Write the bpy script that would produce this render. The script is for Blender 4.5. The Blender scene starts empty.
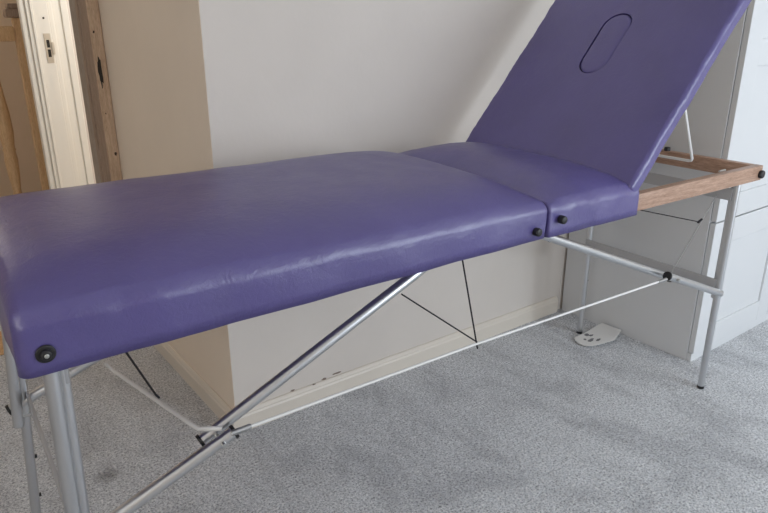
import bpy, bmesh, math, random
from mathutils import Vector, Matrix, noise
random.seed(7)
C = bpy.context.scene.collection
V = Vector

# ------------------------------------------------------------------ materials
def mat(name, col, rough=.5, metal=0.0, spec=.5):
    m = bpy.data.materials.new(name); m.use_nodes = True
    b = m.node_tree.nodes['Principled BSDF']
    b.inputs['Base Color'].default_value = (*col, 1)
    b.inputs['Roughness'].default_value = rough
    b.inputs['Metallic'].default_value = metal
    b.inputs['Specular IOR Level'].default_value = spec
    return m
def nodes(m): return m.node_tree.nodes, m.node_tree.links, m.node_tree.nodes['Principled BSDF']
def coord(m, scale=(1, 1, 1)):
    n, l, b = nodes(m)
    t = n.new('ShaderNodeTexCoord'); mp = n.new('ShaderNodeMapping')
    mp.inputs['Scale'].default_value = scale
    l.new(t.outputs['Object'], mp.inputs['Vector']); return mp.outputs['Vector']
def noise_tex(m, vec, scale, detail=3, rough=.55, dist=0):
    n, l, b = nodes(m); t = n.new('ShaderNodeTexNoise')
    t.inputs['Scale'].default_value = scale; t.inputs['Detail'].default_value = detail
    t.inputs['Roughness'].default_value = rough; t.inputs['Distortion'].default_value = dist
    l.new(vec, t.inputs['Vector']); return t.outputs['Fac']
def ramp(m, fac, stops):
    n, l, b = nodes(m); r = n.new('ShaderNodeValToRGB'); e = r.color_ramp.elements
    while len(e) < len(stops): e.new(.5)
    for k, (p, c) in zip(e, stops): k.position = p; k.color = (*c, 1)
    l.new(fac, r.inputs['Fac']); return r.outputs['Color']
def mixc(m, a, b_, fac, mode='MIX'):
    n, l, b = nodes(m); x = n.new('ShaderNodeMix'); x.data_type = 'RGBA'; x.blend_type = mode
    for s, v in ((x.inputs[0], fac), (x.inputs[6], a), (x.inputs[7], b_)):
        if hasattr(v, 'links'): l.new(v, s)
        else: s.default_value = v if isinstance(v, (int, float)) else (*v, 1)
    return x.outputs[2]
def setc(m, out): m.node_tree.links.new(out, nodes(m)[2].inputs['Base Color'])
def bump(m, h, strength, dist):
    n, l, b = nodes(m); u = n.new('ShaderNodeBump')
    u.inputs['Strength'].default_value = strength; u.inputs['Distance'].default_value = dist
    l.new(h, u.inputs['Height'])
    prev = b.inputs['Normal'].links
    if prev: l.new(prev[0].from_socket, u.inputs['Normal'])
    l.new(u.outputs['Normal'], b.inputs['Normal'])

def vinyl(name, col):
    m = mat(name, col, .36, 0, .9); n, l, b = nodes(m); v = coord(m)
    f = noise_tex(m, v, 7, 4)
    setc(m, ramp(m, f, [(.3, tuple(c * .93 for c in col)), (.7, tuple(min(1, c * 1.07) for c in col))]))
    vo = n.new('ShaderNodeTexVoronoi'); vo.inputs['Scale'].default_value = 420; l.new(v, vo.inputs['Vector'])
    bump(m, vo.outputs['Distance'], .16, .0008)
    bump(m, noise_tex(m, v, 60, 6, .65, .8), .45, .0024)
    bump(m, noise_tex(m, v, 16, 3, .5, 1.2), .10, .006)
    r = noise_tex(m, v, 18, 3); mr = n.new('ShaderNodeMapRange')
    mr.inputs[3].default_value = .26; mr.inputs[4].default_value = .42
    l.new(r, mr.inputs[0]); l.new(mr.outputs[0], b.inputs['Roughness'])
    return m
def wood(name, dark, light, scale, rough=.5, knots=False, bandscale=1.0):
    m = mat(name, light, rough); n, l, b = nodes(m); v = coord(m, scale)
    f = noise_tex(m, v, 9 * bandscale, 6, .62, .35)
    c = ramp(m, f, [(.30, dark), (.52, tuple((a + q) / 2 for a, q in zip(dark, light))), (.68, light)])
    fine = noise_tex(m, v, 45 * bandscale, 3)
    c = mixc(m, c, ramp(m, fine, [(.35, tuple(x * .72 for x in dark)), (.6, light)]), .35)
    setc(m, c); bump(m, fine, .25, .0008)
    return m
def paint(name, col, rough=.75, b_s=.12):
    m = mat(name, col, rough, 0, .3); v = coord(m)
    f = noise_tex(m, v, 2.2, 4)
    setc(m, ramp(m, f, [(.3, tuple(c * .955 for c in col)), (.7, tuple(min(1, c * 1.03) for c in col))]))
    bump(m, noise_tex(m, v, 60, 4), b_s, .003); bump(m, noise_tex(m, v, 6, 4), b_s, .012)
    return m

M = {}
M['vinyl'] = vinyl('purple vinyl', (.083, .066, .225))
M['vinyl_groove'] = mat('groove vinyl', (.06, .045, .16), .6)
M['rail'] = wood('reddish ash rail', (.25, .135, .085), (.56, .37, .27), (1.2, 16, 16), .45)
M['rail_end'] = wood('reddish ash end rail', (.25, .135, .085), (.56, .37, .27), (16, 1.2, 16), .45)
M['alu'] = mat('brushed aluminium', (.66, .67, .685), .33, 1.0)
bump(M['alu'], noise_tex(M['alu'], coord(M['alu'], (1, 1, .1)), 300, 2), .05, .0005)
M['steel_bar'] = mat('grey painted flat bar', (.46, .46, .47), .45, .3)
M['rubber'] = mat('black rubber', (.012, .012, .014), .45)
M['screw'] = mat('zinc screw', (.6, .6, .58), .35, 1.0)
M['cable'] = mat('white coated cable', (.78, .78, .77), .4)
M['thinwire'] = mat('grey steel wire', (.42, .42, .42), .4, .8)
M['cord'] = mat('black elastic cord', (.015, .013, .016), .8)
M['ply'] = wood('pale plywood underside', (.36, .26, .17), (.60, .48, .35), (1.2, 14, 14), .6)
M['wall'] = paint('magnolia wall paint', (.665, .612, .56))
M['wall_bounce'] = paint('magnolia with bounce light', (.80, .70, .585))  # same magnolia as the other walls, warm bounce light put into the colour
M['landing'] = paint('tan landing paint', (.72, .58, .44))
M['ceil'] = paint('white ceiling', (.80, .79, .77))
M['skirt'] = mat('cream gloss skirting', (.70, .64, .56), .4)
M['white'] = mat('white satin furniture', (.66, .67, .68), .38)
bump(M['white'], noise_tex(M['white'], coord(M['white']), 25, 3), .03, .002)
M['white_gloss'] = mat('white gloss door frame', (.80, .77, .70), .3)
M['pine'] = wood('orange pine', (.60, .36, .17), (.84, .60, .35), (14, 14, 1.1), .45)
M['pine_flat'] = wood('orange pine floor', (.46, .25, .11), (.66, .42, .22), (1.2, 14, 14), .5)
M['pine_old'] = wood('stripped old pine', (.42, .27, .17), (.72, .55, .40), (14, 14, 1.1), .6)
M['pine_shade'] = wood('shaded brown pine', (.24, .16, .11), (.42, .32, .25), (14, 14, 1.1), .6)  # pine darkened so the colour carries the shade on its faces
M['pine_shade_grey'] = wood('shaded grey pine', (.26, .21, .17), (.44, .38, .32), (14, 14, 1.1), .6)  # greyer pine: shade on the door face put into the colour
M['knot'] = mat('dark knot', (.05, .025, .015), .7)
M['brass'] = mat('worn pale steel', (.62, .58, .50), .4, .8)
M['hole'] = mat('dark recess', (.03, .025, .02), .9)
M['paper'] = mat('off white card', (.72, .71, .69), .7)
M['ink'] = mat('grey print', (.16, .16, .17), .8)
M['chip'] = mat('paint chip', (.22, .17, .14), .9)
def carpet():
    m = mat('grey carpet', (.33, .33, .34), .95, 0, .15); n, l, b = nodes(m); v = coord(m)
    a = noise_tex(m, v, 170, 3, .8)
    c = ramp(m, a, [(.32, (.13, .128, .132)), (.48, (.665, .685, .725)), (.62, (1, 1, 1))])
    mid = noise_tex(m, v, 60, 3, .7)
    c = mixc(m, c, ramp(m, mid, [(.35, (.74, .74, .74)), (.62, (1.0, 1.0, 1.0))]), .75, 'MULTIPLY')
    big = noise_tex(m, coord(m, (1.5, .75, 1)), 4.5, 5, .62, 1.0)                        # brushed pile: paler and darker drags
    c = mixc(m, c, ramp(m, big, [(.36, (.76, .76, .77)), (.50, (.93, .93, .93)), (.58, (1.0, 1.0, 1.0))]), 1.0, 'MULTIPLY')
    pos = n.new('ShaderNodeVectorMath'); pos.operation = 'DISTANCE'; l.new(coord(m, (1, 1, 1)), pos.inputs[0]); pos.inputs[1].default_value = (.278, 1.583, .0)
    wob = n.new('ShaderNodeMath'); wob.operation = 'MULTIPLY_ADD'; l.new(mid, wob.inputs[0]); wob.inputs[1].default_value = .05; l.new(pos.outputs['Value'], wob.inputs[2])
    c = mixc(m, c, ramp(m, wob.outputs[0], [(.030, (.55, .53, .52)), (.062, (1, 1, 1))]), 1.0, 'MULTIPLY')       # one old spill
    setc(m, c)
    bump(m, a, .9, .006); bump(m, mid, .7, .008)
    b.inputs['Sheen Weight'].default_value = .25
    return m
M['carpet'] = carpet()
M['stain'] = None

# ------------------------------------------------------------------ geometry helpers
def obj(name, bm, m, parent=None, smooth=False):
    me = bpy.data.meshes.new(name)
    bmesh.ops.recalc_face_normals(bm, faces=bm.faces[:])
    bm.to_mesh(me); bm.free()
    for x in (m if isinstance(m, (list, tuple)) else [m]): me.materials.append(x)
    if smooth:
        for p in me.polygons: p.use_smooth = True
    o = bpy.data.objects.new(name, me); C.objects.link(o)
    if parent: o.parent = parent
    return o
def sharp(o, ang=40):
    me = o.data; bm = bmesh.new(); bm.from_mesh(me)
    for e in bm.edges:
        if len(e.link_faces) == 2 and e.calc_face_angle(0) > math.radians(ang): e.smooth = False
    for f in bm.faces: f.smooth = True
    bm.to_mesh(me); bm.free(); return o
def box(bm, a, b, bev=0, mi=0):
    a, b = V(a), V(b); c = (a + b) / 2; d = b - a
    r = bmesh.ops.create_cube(bm, size=1)
    vs = r['verts']
    for v in vs: v.co = V((v.co.x * d.x, v.co.y * d.y, v.co.z * d.z)) + c
    fs = {f for v in vs for f in v.link_faces}
    for f in fs: f.material_index = mi
    if bev > 0:
        es = list({e for v in vs for e in v.link_edges})
        r2 = bmesh.ops.bevel(bm, geom=es, offset=bev, segments=2, affect='EDGES', profile=.6)
        for f in r2['faces']: f.material_index = mi
def frame_of(d):
    d = d.normalized(); u = d.cross(V((0, 0, 1)))
    if u.length < 1e-3: u = d.cross(V((0, 1, 0)))
    u.normalize(); return u, d.cross(u).normalized()
def tube(bm, pts, r, seg=16, caps=True, radii=None):
    pts = [V(p) for p in pts]; rings = []
    for i, p in enumerate(pts):
        if i == 0: d = pts[1] - p
        elif i == len(pts) - 1: d = p - pts[-2]
        else: d = (pts[i + 1] - p).normalized() + (p - pts[i - 1]).normalized()
        u, w = frame_of(d); rr = radii[i] if radii else r
        rings.append([bm.verts.new(p + rr * (math.cos(k * 2 * math.pi / seg) * u + math.sin(k * 2 * math.pi / seg) * w)) for k in range(seg)])
    for A, B in zip(rings, rings[1:]):
        for k in range(seg): bm.faces.new((A[k], A[(k + 1) % seg], B[(k + 1) % seg], B[k]))
    if caps:
        bm.faces.new(rings[0]); bm.faces.new(rings[-1])
def tube_obj(name, pts, r, m, parent, seg=16, radii=None):
    bm = bmesh.new(); tube(bm, pts, r, seg, True, radii); return sharp(obj(name, bm, m, parent), 50)
def disc_obj(name, c, axis, r, th, m, parent, dome=.3):
    c = V(c); ax = V(axis).normalized(); bm = bmesh.new()
    tube(bm, [c, c + ax * th * .12, c + ax * th * .7, c + ax * th * .93, c + ax * th], r, 24, True, [r * .97, r, r, r * (1 - dome * .4), r * (1 - dome)])
    return sharp(obj(name, bm, m, parent), 55)
def prism(bm, pts2, z0, z1):
    lo = [bm.verts.new((x, y, z0)) for x, y in pts2]; hi = [bm.verts.new((x, y, z1)) for x, y in pts2]
    bm.faces.new(lo); bm.faces.new(hi); n = len(pts2)
    for i in range(n): bm.faces.new((lo[i], lo[(i + 1) % n], hi[(i + 1) % n], hi[i]))
def knots_1d(a, b, r, n):
    e = [0, .04, .1, .2, .32, .46, .62, .8, 1.0]
    k = [a + r * x for x in e]; k += [a + r + (b - a - 2 * r) * i / n for i in range(1, n)]
    return k + [b - r * x for x in reversed(e)]
def cushion_bm(x0, x1, y0, y1, z0, z1, r, crown, nx, ny, pu=8, pv=4, wob=.0015, seed=0, base=(.35, .35), rx=None, tilt=0, btilt=0):
    """upholstered pad: rounded box whose top swells up; open grid per side welded into one closed mesh"""
    rx = rx or (r, r); X = knots_1d(x0, x1, r, nx); Y = knots_1d(y0, y1, r, ny)
    Z = [z0, z0 + (z1 - r - z0) * .33, z0 + (z1 - r - z0) * .66] + [z1 - r + r * x for x in (0, .2, .38, .54, .68, .8, .9, .96, 1)]
    bm = bmesh.new(); cache = {}
    def vert(p):
        key = tuple(round(c, 6) for c in p)
        if key in cache: return cache[key]
        q = V((min(max(p[0], x0 + r), x1 - r), min(max(p[1], y0 + r), y1 - r), min(p[2], z1 - r)))
        ex = rx[0] if p[0] < (x0 + x1) / 2 else rx[1]   # own end radius: the ends that meet at the fold are crisp
        q.x = min(max(p[0], x0 + ex), x1 - ex)
        d = V(((p[0] - q.x) / ex, (p[1] - q.y) / r, (p[2] - q.z) / r))
        k = max(abs(c) for c in d)
        P = V(p)
        if d.length > 1e-9:
            d = d.normalized() * k; P = q + V((d.x * ex, d.y * r, d.z * r))
        if p[2] <= z1 - r + 1e-9:
            P.z = p[2]
        u = (P.x - (x0 + x1) / 2) / ((x1 - x0) / 2); w = (P.y - (y0 + y1) / 2) / ((y1 - y0) / 2)
        gv = max(0, 1 - abs(w) ** pv)
        hz = max(0, (P.z - z0) / (z1 - z0))
        P.z += crown * gv * (1 - (1 - base[0]) * max(0, min(1, -u)) ** pu - (1 - base[1]) * max(0, min(1, u)) ** pu) * hz ** 2
        P.z += btilt * (u + 1) / 2 * (1 - hz)
        P.z += tilt * (w + 1) / 2 * hz
        n1 = noise.noise(P * 9 + V((seed, 0, 0))) + .5 * noise.noise(P * 24 + V((seed, 5, 0)))
        edge = max(abs(u) ** 6, abs(w) ** 6)
        nn = V((u ** 7, w ** 7, max(.15, 1 - edge)))
        P += nn.normalized() * n1 * wob * (.5 + 1.2 * edge)
        pk = (noise.noise(V((P.x * 55 + seed, P.y * 55, 0))) + .6 * noise.noise(V((P.x * 130 + seed, P.y * 130, 3)))) * wob * .9 * edge * (1 if p[2] > z0 + 1e-6 else 0)
        P.z += pk
        v = bm.verts.new(P); cache[key] = v; return v
    def quad(a, b, c, d):
        vs = [vert(a), vert(b), vert(c), vert(d)]
        if len(set(vs)) == 4: bm.faces.new(vs)
    for i in range(len(X) - 1):
        for j in range(len(Y) - 1):
            for z in (z0, z1):
                quad((X[i], Y[j], z), (X[i + 1], Y[j], z), (X[i + 1], Y[j + 1], z), (X[i], Y[j + 1], z))
    for k in range(len(Z) - 1):
        for i in range(len(X) - 1):
            for y in (y0, y1):
                quad((X[i], y, Z[k]), (X[i + 1], y, Z[k]), (X[i + 1], y, Z[k + 1]), (X[i], y, Z[k + 1]))
        for j in range(len(Y) - 1):
            for x in (x0, x1):
                quad((x, Y[j], Z[k]), (x, Y[j + 1], Z[k]), (x, Y[j + 1], Z[k + 1]), (x, Y[j], Z[k + 1]))
    return bm
def thing(name, label, cat, loc=(0, 0, 0), rz=0):
    o = bpy.data.objects.new(name, None); C.objects.link(o); o.empty_display_size = .1
    o.location = loc; o.rotation_euler = (0, 0, rz); o['label'] = label; o['category'] = cat; return o
def struct(name, bm, m, label=None, smooth=False):
    o = obj(name, bm, m, None, smooth); o['kind'] = 'structure'
    if label: o['label'] = label
    return o
def boxes(*bs, bev=0):
    bm = bmesh.new()
    for a, b in bs: box(bm, a, b, bev)
    return bm

# ------------------------------------------------------------------ the room
XR, YW, YD = .634, 1.560, 2.83         # side-wall plane, far-wall plane, doorway-wall plane
XE, XW_, YS, ZC = 3.5, -1.6, -1.5, 2.4
struct('floor', boxes(((XW_, YS, -.1), (XE, 5.2, 0))), M['carpet'])
struct('ceiling', boxes(((XW_ - .1, YS - .1, ZC), (XE + .1, 5.3, ZC + .1))), M['ceil'])
struct('wall_back', boxes(((XR + .001, YW, 0), (XE, YW + .10, ZC))), M['wall'])
struct('wall_return', boxes(((XR, YW + .001, 0), (XR + .1, 2.67, ZC)), ((XR, 2.67, 2.06), (XR + .1, 3.31, ZC))), M['wall_bounce'])
struct('wall_east', boxes(((XE, YS, 0), (XE + .1, YW + .1, ZC))), M['wall'])
VY0, VY1, VZ0, VZ1 = -1.3, .4, .9, 2.15
struct('wall_west', boxes(((XW_ - .1, YS, 0), (XW_, VY0, ZC)), ((XW_ - .1, VY1, 0), (XW_, 5.2, ZC)), ((XW_ - .1, VY0, 0), (XW_, VY1, VZ0)), ((XW_ - .1, VY0, VZ1), (XW_, VY1, ZC))), M['wall'])
YJ = 3.30                               # far jamb of the opening in the side wall, facing the room
struct('wall_beyond', boxes(((.585, YJ + .06, 0), (1.8, YJ + .16, ZC))), M['wall'])
struct('wall_landing', boxes(((XW_, 5.1, 0), (1.9, 5.2, ZC)), ((1.8, YJ + .16, 0), (1.9, 5.1, ZC)), ((1.8, YW + .1, 0), (1.9, YJ + .16, ZC))), M['landing'])
WX0, WX1, WZ0, WZ1 = 1.4, 3.4, .35, 2.0
struct('wall_south', boxes(((XW_, YS - .1, 0), (WX0, YS, ZC)), ((WX1, YS - .1, 0), (XE, YS, ZC)), ((WX0, YS - .1, 0), (WX1, YS, WZ0)), ((WX0, YS - .1, WZ1), (WX1, YS, ZC))), M['wall'])
w = struct('window_1', boxes(((WX0, YS - .09, WZ0), (WX0 + .05, YS - .03, WZ1)), ((WX1 - .05, YS - .09, WZ0), (WX1, YS - .03, WZ1)), ((WX0, YS - .09, WZ0), (WX1, YS - .03, WZ0 + .05)), ((WX0, YS - .09, WZ1 - .05), (WX1, YS - .03, WZ1)), ((2.38, YS - .09, WZ0), (2.42, YS - .03, WZ1))), M['white_gloss'])
w2 = struct('fill_window', boxes(((XW_ - .09, VY0, VZ0), (XW_ - .03, VY0 + .05, VZ1)), ((XW_ - .09, VY1 - .05, VZ0), (XW_ - .03, VY1, VZ1)), ((XW_ - .09, VY0, VZ0), (XW_ - .03, VY1, VZ0 + .05)), ((XW_ - .09, VY0, VZ1 - .05), (XW_ - .03, VY1, VZ1)), ((XW_ - .09, -.47, VZ0), (XW_ - .03, -.43, VZ1))), M['white_gloss'])  # unseen window, added to bring in fill light from the left
obj('window_sill', boxes(((XW_ - .05, VY0 - .04, VZ0 - .03), (XW_ + .08, VY1 + .04, VZ0)), bev=.005), M['white_gloss'], w2)
obj('window_sill', boxes(((WX0 - .04, YS - .05, WZ0 - .03), (WX1 + .04, YS + .08, WZ0)), bev=.005), M['white_gloss'], w)

def skirting(name, p, d, n, length, h, m):
    """moulded skirting: profile extruded along d, standing off the wall along n"""
    prof = [(0, 0), (.014, 0), (.014, h * .72), (.011, h * .80), (.011, h * .86), (.006, h * .97), (.004, h), (0, h)]
    bm = bmesh.new(); p, d, n = V(p), V(d), V(n)
    A = [bm.verts.new(p + n * a + V((0, 0, z))) for a, z in prof]; B = [bm.verts.new(p + d * length + n * a + V((0, 0, z))) for a, z in prof]
    for i in range(len(prof)): bm.faces.new((A[i], A[(i + 1) % len(prof)], B[(i + 1) % len(prof)], B[i]))
    bm.faces.new(A); bm.faces.new(B)
    return struct(name, bm, m)
sk = skirting('baseboard_back', (XR - .014, YW, 0), (1, 0, 0), (0, -1, 0), 1.432, .066, M['skirt'])
skirting('baseboard_return', (XR, YW, 0), (0, 1, 0), (-1, 0, 0), .84, .066, M['skirt'])
def blot(bm, c, u, w, a, b, th, seed, n=14):
    """a thin ragged mark of real thickness on a surface"""
    c, u, w = V(c), V(u), V(w); nn = u.cross(w); rnd = random.Random(seed)
    ring = []
    for k in range(n):
        t = 2 * math.pi * k / n; r = 1 + rnd.uniform(-.28, .22)
        ring.append(c + u * a * r * math.cos(t) + w * b * r * math.sin(t))
    lo = [bm.verts.new(q - nn * th) for q in ring]; hi = [bm.verts.new(q + nn * th) for q in ring]
    bm.faces.new(lo); bm.faces.new(hi)
    for k in range(n): bm.faces.new((lo[k], lo[(k + 1) % n], hi[(k + 1) % n], hi[k]))
bm = bmesh.new()
for x, z, a, b, s in ((.822, .0685, .007, .003, 1), (.895, .0655, .005, .0025, 2), (.934, .0695, .009, .0036, 3), (.985, .074, .017, .0028, 4)):
    blot(bm, (x, YW - .0045 if z < .067 else YW - .0004, z), (1, 0, 0), (0, 0, 1), a, b, .0012, s)
obj('paint_chip', bm, M['chip'], sk)

# doorway: white jamb, stop and architrave with the strike plate; pine threshold
fr = struct('trim_1', boxes(((.570, YJ, 0), (.6555, YJ + .06, 2.06)), bev=.003), M['white_gloss'])
obj('outer_bead', boxes(((.547, YJ + .008, 0), (.571, YJ + .05, 2.08)), bev=.006), M['white_gloss'], fr)
bm = boxes(((.586, YJ - .006, 0), (.596, YJ + .004, 2.06)), bev=.002); obj('moulding', bm, M['white_gloss'], fr)
obj('door_stop', boxes(((.654, YJ + .008, 0), (.676, YJ + .06, 2.06)), bev=.005), M['white_gloss'], fr)
bm = boxes(((.675, YJ + .028, 0), (.714, YJ + .06, 2.06)), bev=.003); box(bm, (.713, YJ + .020, 0), (.742, YJ + .06, 2.06), .004)
obj('inner_architrave', bm, M['white_gloss'], fr)
obj('head', boxes(((XR, 2.68, 2.03), (XR + .1, YJ, 2.06)), bev=.002), M['white_gloss'], fr)
zc = 1.02; xc = .634
pl = obj('strike_plate', boxes(((xc - .013, YJ - .0022, zc - .062), (xc + .014, YJ, zc + .062)), bev=.0006), M['brass'], fr)
bm = bmesh.new()
for a, b in ((zc - .026, zc + .026),): box(bm, (xc + .012, YJ - .008, a), (xc + .024, YJ - .001, b), .003)
obj('lip', bm, M['brass'], pl)
for dz in (.019, -.021): obj('latch_hole', boxes(((xc - .005, YJ - .0032, zc + dz - .016), (xc + .007, YJ - .0012, zc + dz + .016)), bev=.0005), M['hole'], pl)
tube_obj('nail_hole', [(.633, YJ - .0012, 1.145), (.633, YJ + .001, 1.145)], .0045, M['hole'], fr, 10)
struct('trim_2', boxes(((-.5, 2.50, 0), (.56, 2.70, .012)), bev=.003), M['pine_flat'])
# narrow stripped-pine cupboard door folded back flat against the side wall
d2 = struct('door_1', boxes(((XR - .037, 2.410, .01), (XR - .001, 2.53, 2.02)), bev=.002), M['pine_shade'])
obj('lit_edge', boxes(((XR - .039, 2.400, .01), (XR - .001, 2.411, 2.02)), bev=.003), M['pine_old'], d2)  # thin strip of lighter pine standing in for the lit door edge
obj('panel', boxes(((XR - .030, 2.53, .01), (XR - .001, 2.675, 2.02)), bev=.002), M['pine_shade_grey'], d2)
obj('bead', boxes(((XR - .041, 2.515, .01), (XR - .028, 2.548, 2.02)), bev=.004), M['pine_shade'], d2)
bm = bmesh.new()
blot(bm, (XR - .026, 2.3998, .968), (1, 0, 0), (0, 0, 1), .0062, .050, .0010, 11, 18)
obj('lock_slot', bm, M['hole'], d2)
bm = bmesh.new()
for dx, z, a, b, s in ((-.029, 1.095, .003, .004, 5), (-.013, .69, .004, .007, 6), (-.027, .83, .002, .003, 7)):
    blot(bm, (XR + dx, 2.3999, z), (1, 0, 0), (0, 0, 1), a, b, .0008, s)
obj('knot', bm, M['knot'], d2)

# the landing banister seen through the doorway
bn = thing('banister', 'orange pine banister with capped newel post on the landing beyond the doorway', 'banister', (.622, 3.82, 0))
bm = boxes(((-.032, -.022, 0), (.010, .022, 1.15)), bev=.006); obj('newel_post', bm, M['pine'], bn)
bm = boxes(((-.062, -.045, 1.150), (.022, .035, 1.19)), bev=.010); box(bm, (-.05, -.037, 1.188), (.014, .027, 1.215), .012)
obj('newel_cap', bm, M['pine_shade'], bn)
bm = boxes(((-.85, -.030, 1.040), (-.032, .030, 1.112)), bev=.012); obj('handrail', bm, M['pine'], bn)
bm = boxes(((-.85, -.02, .10), (-.036, .02, .15)), bev=.004); obj('bottom_rail', bm, M['pine'], bn)
for i in range(5):
    x = -.150 - .16 * i
    zz = [.15, .20, .24, .30, .38, .46, .505, .515, .525, .60, .70, .78, .86, .95, 1.0, 1.046]
    rr = [.019, .019, .022, .014, .020, .024, .020, .0235, .020, .026, .024, .018, .013, .021, .019, .019]
    bm = bmesh.new(); tube(bm, [(x, 0, z) for z in zz], .02, 18, True, [r * 1.35 for r in rr])
    sharp(obj('spindle', bm, M['pine'], bn), 60)

# ------------------------------------------------------------------ white wardrobe
WSX, WFY, WD = 2.084, .984, .542
wd = thing('wardrobe', 'white shaker style wardrobe with panelled doors at the right of the back wall', 'wardrobe', (WSX, WFY, 0))
def W_(a, b, bev=.0015): return boxes((a, b), bev=bev)
WWID, WH = 1.10, 2.05
bm = boxes(((0, .021, 0), (.018, .565, WH)), ((WWID - .018, .021, 0), (WWID, .565, WH)), ((.018, .021, WH - .018), (WWID - .018, .565, WH)), ((.018, .021, .035), (WWID - .018, .565, .053)), ((.018, .555, .053), (WWID - .018, .565, WH - .018)), bev=.001)
obj('carcass', bm, M['white'], wd)
obj('plinth', boxes(((.0, .004, 0), (WWID, .020, .030)), bev=.001), M['white'], wd)
def shaker(x0, x1, z0, z1, rails, name='door'):
    """framed door: stiles + rails standing proud of a recessed panel"""
    st, y0, y1 = .088, 0, .019
    bm = bmesh.new(); bv = .0022
    box(bm, (x0, y0, z0), (x0 + st, y1, z1), bv); box(bm, (x1 - st, y0, z0), (x1, y1, z1), bv)
    edges = [(z0, z0 + .082)] + rails + [(z1 - .085, z1)]
    for a, b in edges: box(bm, (x0 + st - .001, y0 + .0002, a), (x1 - st + .001, y1, b), bv)
    o = obj(name, bm, M['white'], wd)
    bm = boxes(((x0 + st - .002, y0 + .008, z0 + .07), (x1 - st + .002, y1 - .002, z1 - .07)))
    obj('door_panel', bm, M['white'], o); return o
for x0, x1 in ((.003, .548), (.552, 1.097)):
    dl = shaker(x0, x1, .032, .504, [])
    du = shaker(x0, x1, .509, WH - .002, [(.995, 1.075)])
    kx = x1 - .045 if x0 < .3 else x0 + .045
    for dd, z in ((dl, .44), (du, 1.16)):
        disc_obj('knob', (kx, 0, z), (0, -1, 0), .014, .022, M['white'], dd)

# ------------------------------------------------------------------ card on the carpet
pts = [(1.905, 1.344), (1.888, 1.330), (1.880, 1.308), (1.880, 1.284), (1.896, 1.263), (1.938, 1.249), (1.994, 1.234), (2.076, 1.262), (2.072, 1.346), (1.999, 1.343), (1.955, 1.341)]
bm = bmesh.new(); prism(bm, [(x - 1.98, y - 1.30) for x, y in pts], .004, .0055)
for v in bm.verts: v.co.z += .07 * (v.co.x + .1)      # stiff card, its straight end a little off the pile
card = obj('card', bm, M['paper']); card.location = (1.98, 1.30, .001)
card['label'] = 'off white card with a rounded end and grey marks on the carpet beside the wardrobe'; card['category'] = 'card'
bm = bmesh.new()
for x, y, a, b, s in ((-.028, .024, .010, .010, 21), (-.020, .012, .009, .005, 22), (-.052, -.010, .016, .008, 23), (-.030, -.026, .012, .005, 24), (-.062, .008, .005, .006, 25)):
    blot(bm, (x, y, .0058 + .07 * (x + .1)), V((1, 0, .07)).normalized(), (0, 1, 0), a, b, .0006, s)
obj('print_mark', bm, M['ink'], card)

# ------------------------------------------------------------------ massage table
L, MID = 1.908, .977
WT = .575                                 # frame width
tb = thing('massage_table', 'purple vinyl massage table with raised backrest on folding aluminium legs', 'massage table', (.10991, .90674, 0), -.03248)
T0, T1 = -.012, .598
# cushions
o = obj('cushion', cushion_bm(-.038, MID - .0015, T0, T1, .674, .760, .020, .053, 60, 36, 9, 4.0, .0020, 1, base=(.75, .10), rx=(.020, .007), tilt=.013, btilt=.011), M['vinyl'], tb, True)
o['label'] = 'long flat leg section of the purple top'
o = obj('cushion', cushion_bm(MID + .0015, 1.302, T0, T1, .683, .756, .020, .041, 34, 36, 2.8, 4.0, .0026, 4, base=(.10, .20), rx=(.007, .008), tilt=.013), M['vinyl'], tb, True)
o['label'] = 'short domed middle section of the purple top'
# backrest
TH = math.radians(49.3)
bm = cushion_bm(-.012, .650, T0 + .003, T1 + .004, -.030, 0, .012, .010, 60, 46, 8, 4, .0020, 9, base=(.6, .6))
hc, hy, hl, hw = .398, .300, .103, .046   # face hole: centre along, centre across, half length, half width
def oval(hl, hw, n=20):
    out = []; s = hl - hw
    for k in range(n + 1):
        t = -math.pi / 2 + math.pi * k / n; out.append((hc + s + hw * math.cos(t), hy + hw * math.sin(t)))
    for k in range(n + 1):
        t = math.pi / 2 + math.pi * k / n; out.append((hc - s + hw * math.cos(t), hy + hw * math.sin(t)))
    return out
Rb = Matrix.Translation((1.265, 0, .76)) @ Matrix(((math.cos(TH), 0, -math.sin(TH), 0), (0, 1, 0, 0), (math.sin(TH), 0, math.cos(TH), 0), (0, 0, 0, 1)))
def brest(co): return Rb @ V(co)
bk = obj('backrest', bm, [M['vinyl']], None, True)
bm = bmesh.new(); prism(bm, oval(hl, hw), -.2, .2)
cut = obj('cutter', bm, M['vinyl'])
md = bk.modifiers.new('hole', 'BOOLEAN'); md.object = cut; md.solver = 'EXACT'; md.operation = 'DIFFERENCE'
dg = bpy.context.evaluated_depsgraph_get(); dg.update()
nm = bpy.data.meshes.new_from_object(bk.evaluated_get(dg)); bk.modifiers.clear(); old = bk.data; bk.data = nm; nm.name = 'backrest'
bpy.data.objects.remove(cut)
bk.parent = tb
bk.data.transform(Rb)
sharp(bk, 55)
bm = bmesh.new(); n = None; rings = []
for inset, z in ((.0022, -.026), (.0022, .004), (.0030, .0070), (.005, .0095), (.009, .0108), (.016, .0114), (.030, .0118), (.044, .0119)):
    rings.append([bm.verts.new(brest((x, y, z))) for x, y in oval(hl - inset, hw - inset)])
for A, B in zip(rings, rings[1:]):
    for k in range(len(A)): bm.faces.new((A[k], A[(k + 1) % len(A)], B[(k + 1) % len(A)], B[k]))
bm.faces.new(rings[0]); bm.faces.new(rings[-1])
pg = obj('face_hole_plug', bm, M['vinyl'], bk, True); pg['label'] = 'oval plug closing the face hole'
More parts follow.
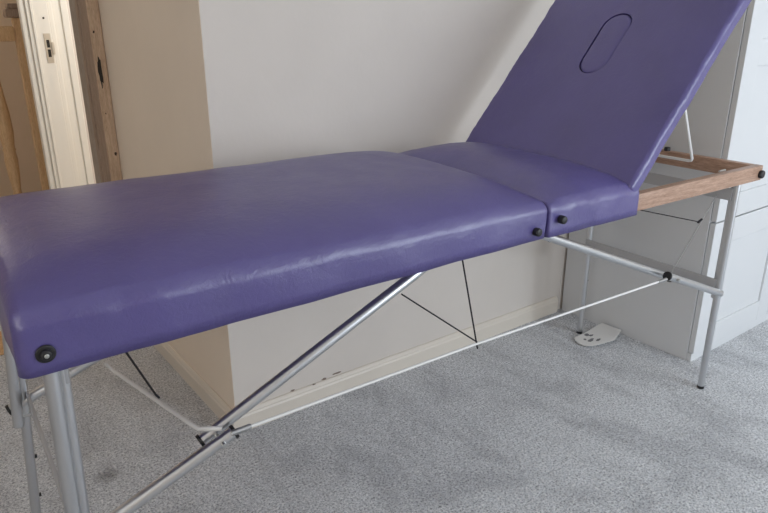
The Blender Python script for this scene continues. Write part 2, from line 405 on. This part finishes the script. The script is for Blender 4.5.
bm = boxes(((0.0, T0 + .02, -.042), (.64, T1 - .02, -.0305)), bev=.002)
for v in bm.verts: v.co = brest(v.co)
obj('backing_board', bm, M['ply'], bk)

# wooden frame
def rail(a, b, m, name, bev=.0035): return sharp(obj(name, boxes((a, b), bev=bev), m, tb), 40)
ZR0, ZR1 = .686, .730
rail((MID + .002, 0, ZR0), (L, .024, ZR1), M['rail'], 'side_rail')
rail((MID + .002, WT - .024, ZR0), (L, WT, ZR1), M['rail'], 'side_rail')
rail((0, .004, ZR0), (MID - .002, .024, ZR1 - .004), M['rail'], 'side_rail')
rail((0, WT - .024, ZR0), (MID - .002, WT - .004, ZR1 - .004), M['rail'], 'side_rail')
rail((L - .026, .0242, ZR0 + .0005), (L, WT - .0242, ZR1 - .0003), M['rail_end'], 'end_rail')
rail((0, .0242, ZR0), (.024, WT - .0242, ZR1 - .004), M['rail_end'], 'end_rail')
obj('underside_board', boxes(((.024, .024, .6835), (1.285, WT - .024, .6905))), M['ply'], tb)
# corner buttons
def button(s, t, z, ax, r, th, washer=None):
    b = disc_obj('corner_button', V((s, t, z)), ax, r, th, M['rubber'], tb, .25)
    if washer:
        disc_obj('washer', V((s, t, z)), ax, washer, th * .35, M['rubber'], b, .15)
        disc_obj('screw', V((s, t, z)) + V(ax) * th * .9, ax, r * .42, th * .22, M['screw'], b, .4)
for t, sg in ((T0, -1), (T1, 1)):
    button(-.0025, t, .705, (0, sg, 0), .0076, .010, .0128)
    button(MID - .039, t, .706, (0, sg, 0), .0092, .014)
    button(MID + .038, t, .720, (0, sg, 0), .0092, .014)
for t, sg in ((0, -1), (WT, 1)): button(L - .012, t, .705, (0, sg, 0), .0120, .010)
disc_obj('latch', V((L - .016, .300, ZR1 - .001)), (0, 0, 1), .010, .012, M['rubber'], tb)

# legs
D = .0110
def legs(end):
    for t, far in ((.029, 0), (WT - .055, 1)):
        if end == 'foot':
            k = .030 + .045 * far; s0 = .004 - .008 * far
            sx = lambda z, o: s0 + o - k * (.69 - z)
            a, b, ta, tb_ = 0.0, .0155, 0.0, .016
        else:
            sx = lambda z, o: 1.836 + o
            a, b, ta, tb_ = .0165, 0.0, .015, 0.0
        low = .31
        lg = tube_obj('leg', [(sx(.684, a), t + ta, .684), (sx(low, a), t + ta, low)], D, M['alu'], tb, 20)
        tube_obj('extension_tube', [(sx(.684, b), t + tb_, .684), (sx(.008, b), t + tb_, .008)], D * .94, M['alu'], lg, 20)
        tube_obj('foot', [(sx(.010, b), t + tb_, .010), (sx(0, b), t + tb_, .001)], D * .99, M['rubber'], lg, 20)
        x = sx(.335, max(a, b)); tube_obj('bolt', [(x - .012, t + (ta + tb_) / 2, .325), (x + .022, t + (ta + tb_) / 2, .325)], .0042, M['screw'], lg, 10)
        for z in (.215, .115):
            x = sx(z, b); tube_obj('adjustment_hole', [(x + D * .7, t + tb_, z), (x + D + .003, t + tb_, z)], .0045, M['rubber'], lg, 10)
legs('foot'); legs('head')
TA, TB = .035, WT - .049
def flat_bar(s, z0, z1, th=.006): return sharp(obj('crossbar', boxes(((s - th / 2, TA, z0), (s + th / 2, TB, z1)), bev=.001), M['steel_bar'], tb), 40)
flat_bar(1.826, .350, .380); flat_bar(1.826, .628, .664)
flat_bar(-.004, .350, .380); flat_bar(.022, .628, .664)
# folding struts
def strut(upper, lower, side, cap_low=False):
    f = (lambda p: V(p)) if side == 0 else (lambda p: V((p[0], TA + TB - p[1], p[2])))
    u = [f(p) for p in upper]; l = [f(p) for p in lower]
    su = tube_obj('strut', u, .0108, M['alu'], tb, 20); sl = tube_obj('strut', l, .0108, M['alu'], tb, 20)
    for o_, P, Q in ((su, u[0], u[1]), (sl, l[0], l[1])):
        d = (Q - P).normalized(); disc_obj('end_cap', P + d * .001, -d, .0130, .006, M['rubber'], o_, .1)
    if cap_low:
        d = (l[0] - l[1]).normalized(); disc_obj('end_cap', l[1] + d * .001, -d, .0130, .006, M['rubber'], sl, .1)
    k = (u[0] * .5 + l[0] * .5)
    tube_obj('pivot_pin', [f((k.x, .008, k.z)) if side == 0 else V((k.x, f((0, .008, 0)).y, k.z)), V((k.x, f((0, .070, 0)).y, k.z))], .004, M['screw'], su, 10)
for side in (0, 1):
    strut([(.212, .056, .442), (.752, .056, .683)], [(.258, .026, .457), (-.040, .026, .345)], side, True)
    strut([(1.600, .056, .430), (1.000, .056, .679)], [(1.537, .026, .458), (1.846, .026, .332)], side)
# cables, cords
def wire(name, pts, r, m, parent=tb): return tube_obj(name, pts, r, m, parent, 8)
for f in (lambda t: t, lambda t: TA + TB - t):
    w1 = wire('brace_cable', [(.250, f(.012), .466), (.806, f(.012), .470), (1.500, f(.010), .462)], .0030, M['cable'])
    wire('cable_ferrule', [(.250, f(.012), .466), (.285, f(.012), .4665)], .0052, M['thinwire'], w1)
    wire('cable_ferrule', [(1.468, f(.010), .4622), (1.504, f(.010), .462)], .0048, M['thinwire'], w1)
    wire('elastic_cord', [(.630, f(.044), .618), (.812, f(.014), .472)], .0016, M['cord'])
    wire('elastic_cord', [(.768, f(.030), .688), (.809, f(.012), .468), (.811, f(.011), .458)], .0018, M['cord'])
rod = wire('cross_rod', [(.244, .040, .462), (.226, .052, .463), (.214, .070, .456), (.208, .095, .455), (.162, .47, .404), (.158, .52, .399)], .0042, M['cable'])
wire('elastic_cord', [(.098, .205, .676), (.193, .255, .440), (.199, .256, .430)], .0022, M['cord'])
wire('lock_wire', [(1.545, .020, .462), (1.60, .050, .458), (1.826, .078, .640)], .0016, M['thinwire'])
wire('elastic_cord', [(1.318, .070, .687), (1.730, .066, .572)], .0015, M['cord'])
wire('cord_clip', [(1.722, .066, .572), (1.742, .067, .578)], .0035, M['cord'])
# wire prop behind the backrest
a = .115
def up(t): return [(1.650, t, .893), (1.730, t, .742), (1.733, t, .737)]
prop = wire('backrest_prop', [(1.570, a, .955), (1.650, a, .893), (1.7225, a, .752), (1.7265, a + .004, .7455), (1.7265, a + .012, .7435), (1.7265, WT - a - .012, .7435), (1.7265, WT - a - .004, .7455), (1.7225, WT - a, .752), (1.650, WT - a, .893), (1.570, WT - a, .955)], .0042, M['cable'])
for t in (.030, WT - .030):
    tube_obj('prop_rest', [(1.715, t - .004, .731), (1.745, t - .004, .731)], .003, M['screw'], tb, 8)

# ------------------------------------------------------------------ light
def area(name, loc, rot, sx, sy, e, col):
    l = bpy.data.lights.new(name, 'AREA'); l.shape = 'RECTANGLE'; l.size = sx; l.size_y = sy; l.energy = e; l.color = col
    o = bpy.data.objects.new(name, l); o.location = loc; o.rotation_euler = rot; C.objects.link(o); return o
area('window_daylight', ((WX0 + WX1) / 2, YS - .11, (WZ0 + WZ1) / 2), (math.radians(90), 0, 0), WX1 - WX0 - .1, WZ1 - WZ0 - .1, 66, (.82, .91, 1.0))
area('side_fill', (XW_ - .11, (VY0 + VY1) / 2, (VZ0 + VZ1) / 2), (math.radians(90), 0, math.radians(-90)), VY1 - VY0 - .1, VZ1 - VZ0 - .1, 24, (1.0, .95, .88))  # fill light from the left, behind the added window
pl = bpy.data.lights.new('landing_fill', 'POINT'); pl.energy = 13; pl.color = (1, .92, .80); pl.shadow_soft_size = .12  # unseen point light added to brighten the landing
po = bpy.data.objects.new('landing_fill', pl); po.location = (-.3, 4.4, 2.0); C.objects.link(po)
l2 = bpy.data.lights.new('jamb_fill', 'POINT'); l2.energy = 32; l2.color = (.93, .98, 1); l2.shadow_soft_size = .08  # unseen point light added beyond the opening to brighten the jamb
o2 = bpy.data.objects.new('jamb_fill', l2); o2.location = (1.25, 2.62, 1.6); C.objects.link(o2)
wd_ = bpy.data.worlds.new('World'); bpy.context.scene.world = wd_; wd_.use_nodes = True
bg = wd_.node_tree.nodes['Background']; bg.inputs[0].default_value = (.72, .84, 1, 1); bg.inputs[1].default_value = 1.0

# ------------------------------------------------------------------ camera
f, yaw, pitch, roll, h = 654.937, -.643676, .341008, -.001209, 1.118462
cy, sy, cp, sp = math.cos(yaw), math.sin(yaw), math.cos(pitch), math.sin(pitch)
fw = V((-sy * cp, cy * cp, -sp)); ri = V((cy, sy, 0)); upv = ri.cross(fw)
r2 = math.cos(roll) * ri + math.sin(roll) * upv; u2 = -math.sin(roll) * ri + math.cos(roll) * upv
cam = bpy.data.cameras.new('Camera'); cam.sensor_width = 36; cam.lens = f * 36 / 768; cam.clip_start = .02
co = bpy.data.objects.new('Camera', cam)
co.matrix_world = Matrix(((r2.x, u2.x, -fw.x, 0), (r2.y, u2.y, -fw.y, 0), (r2.z, u2.z, -fw.z, h), (0, 0, 0, 1)))
C.objects.link(co); sc = bpy.context.scene; sc.camera = co
sc.view_settings.view_transform = 'Standard'; sc.view_settings.look = 'None'; sc.view_settings.gamma = 1; sc.view_settings.use_curve_mapping = False
sc.view_settings.exposure = -0.30
sc.cycles.max_bounces = 12; sc.cycles.diffuse_bounces = 8
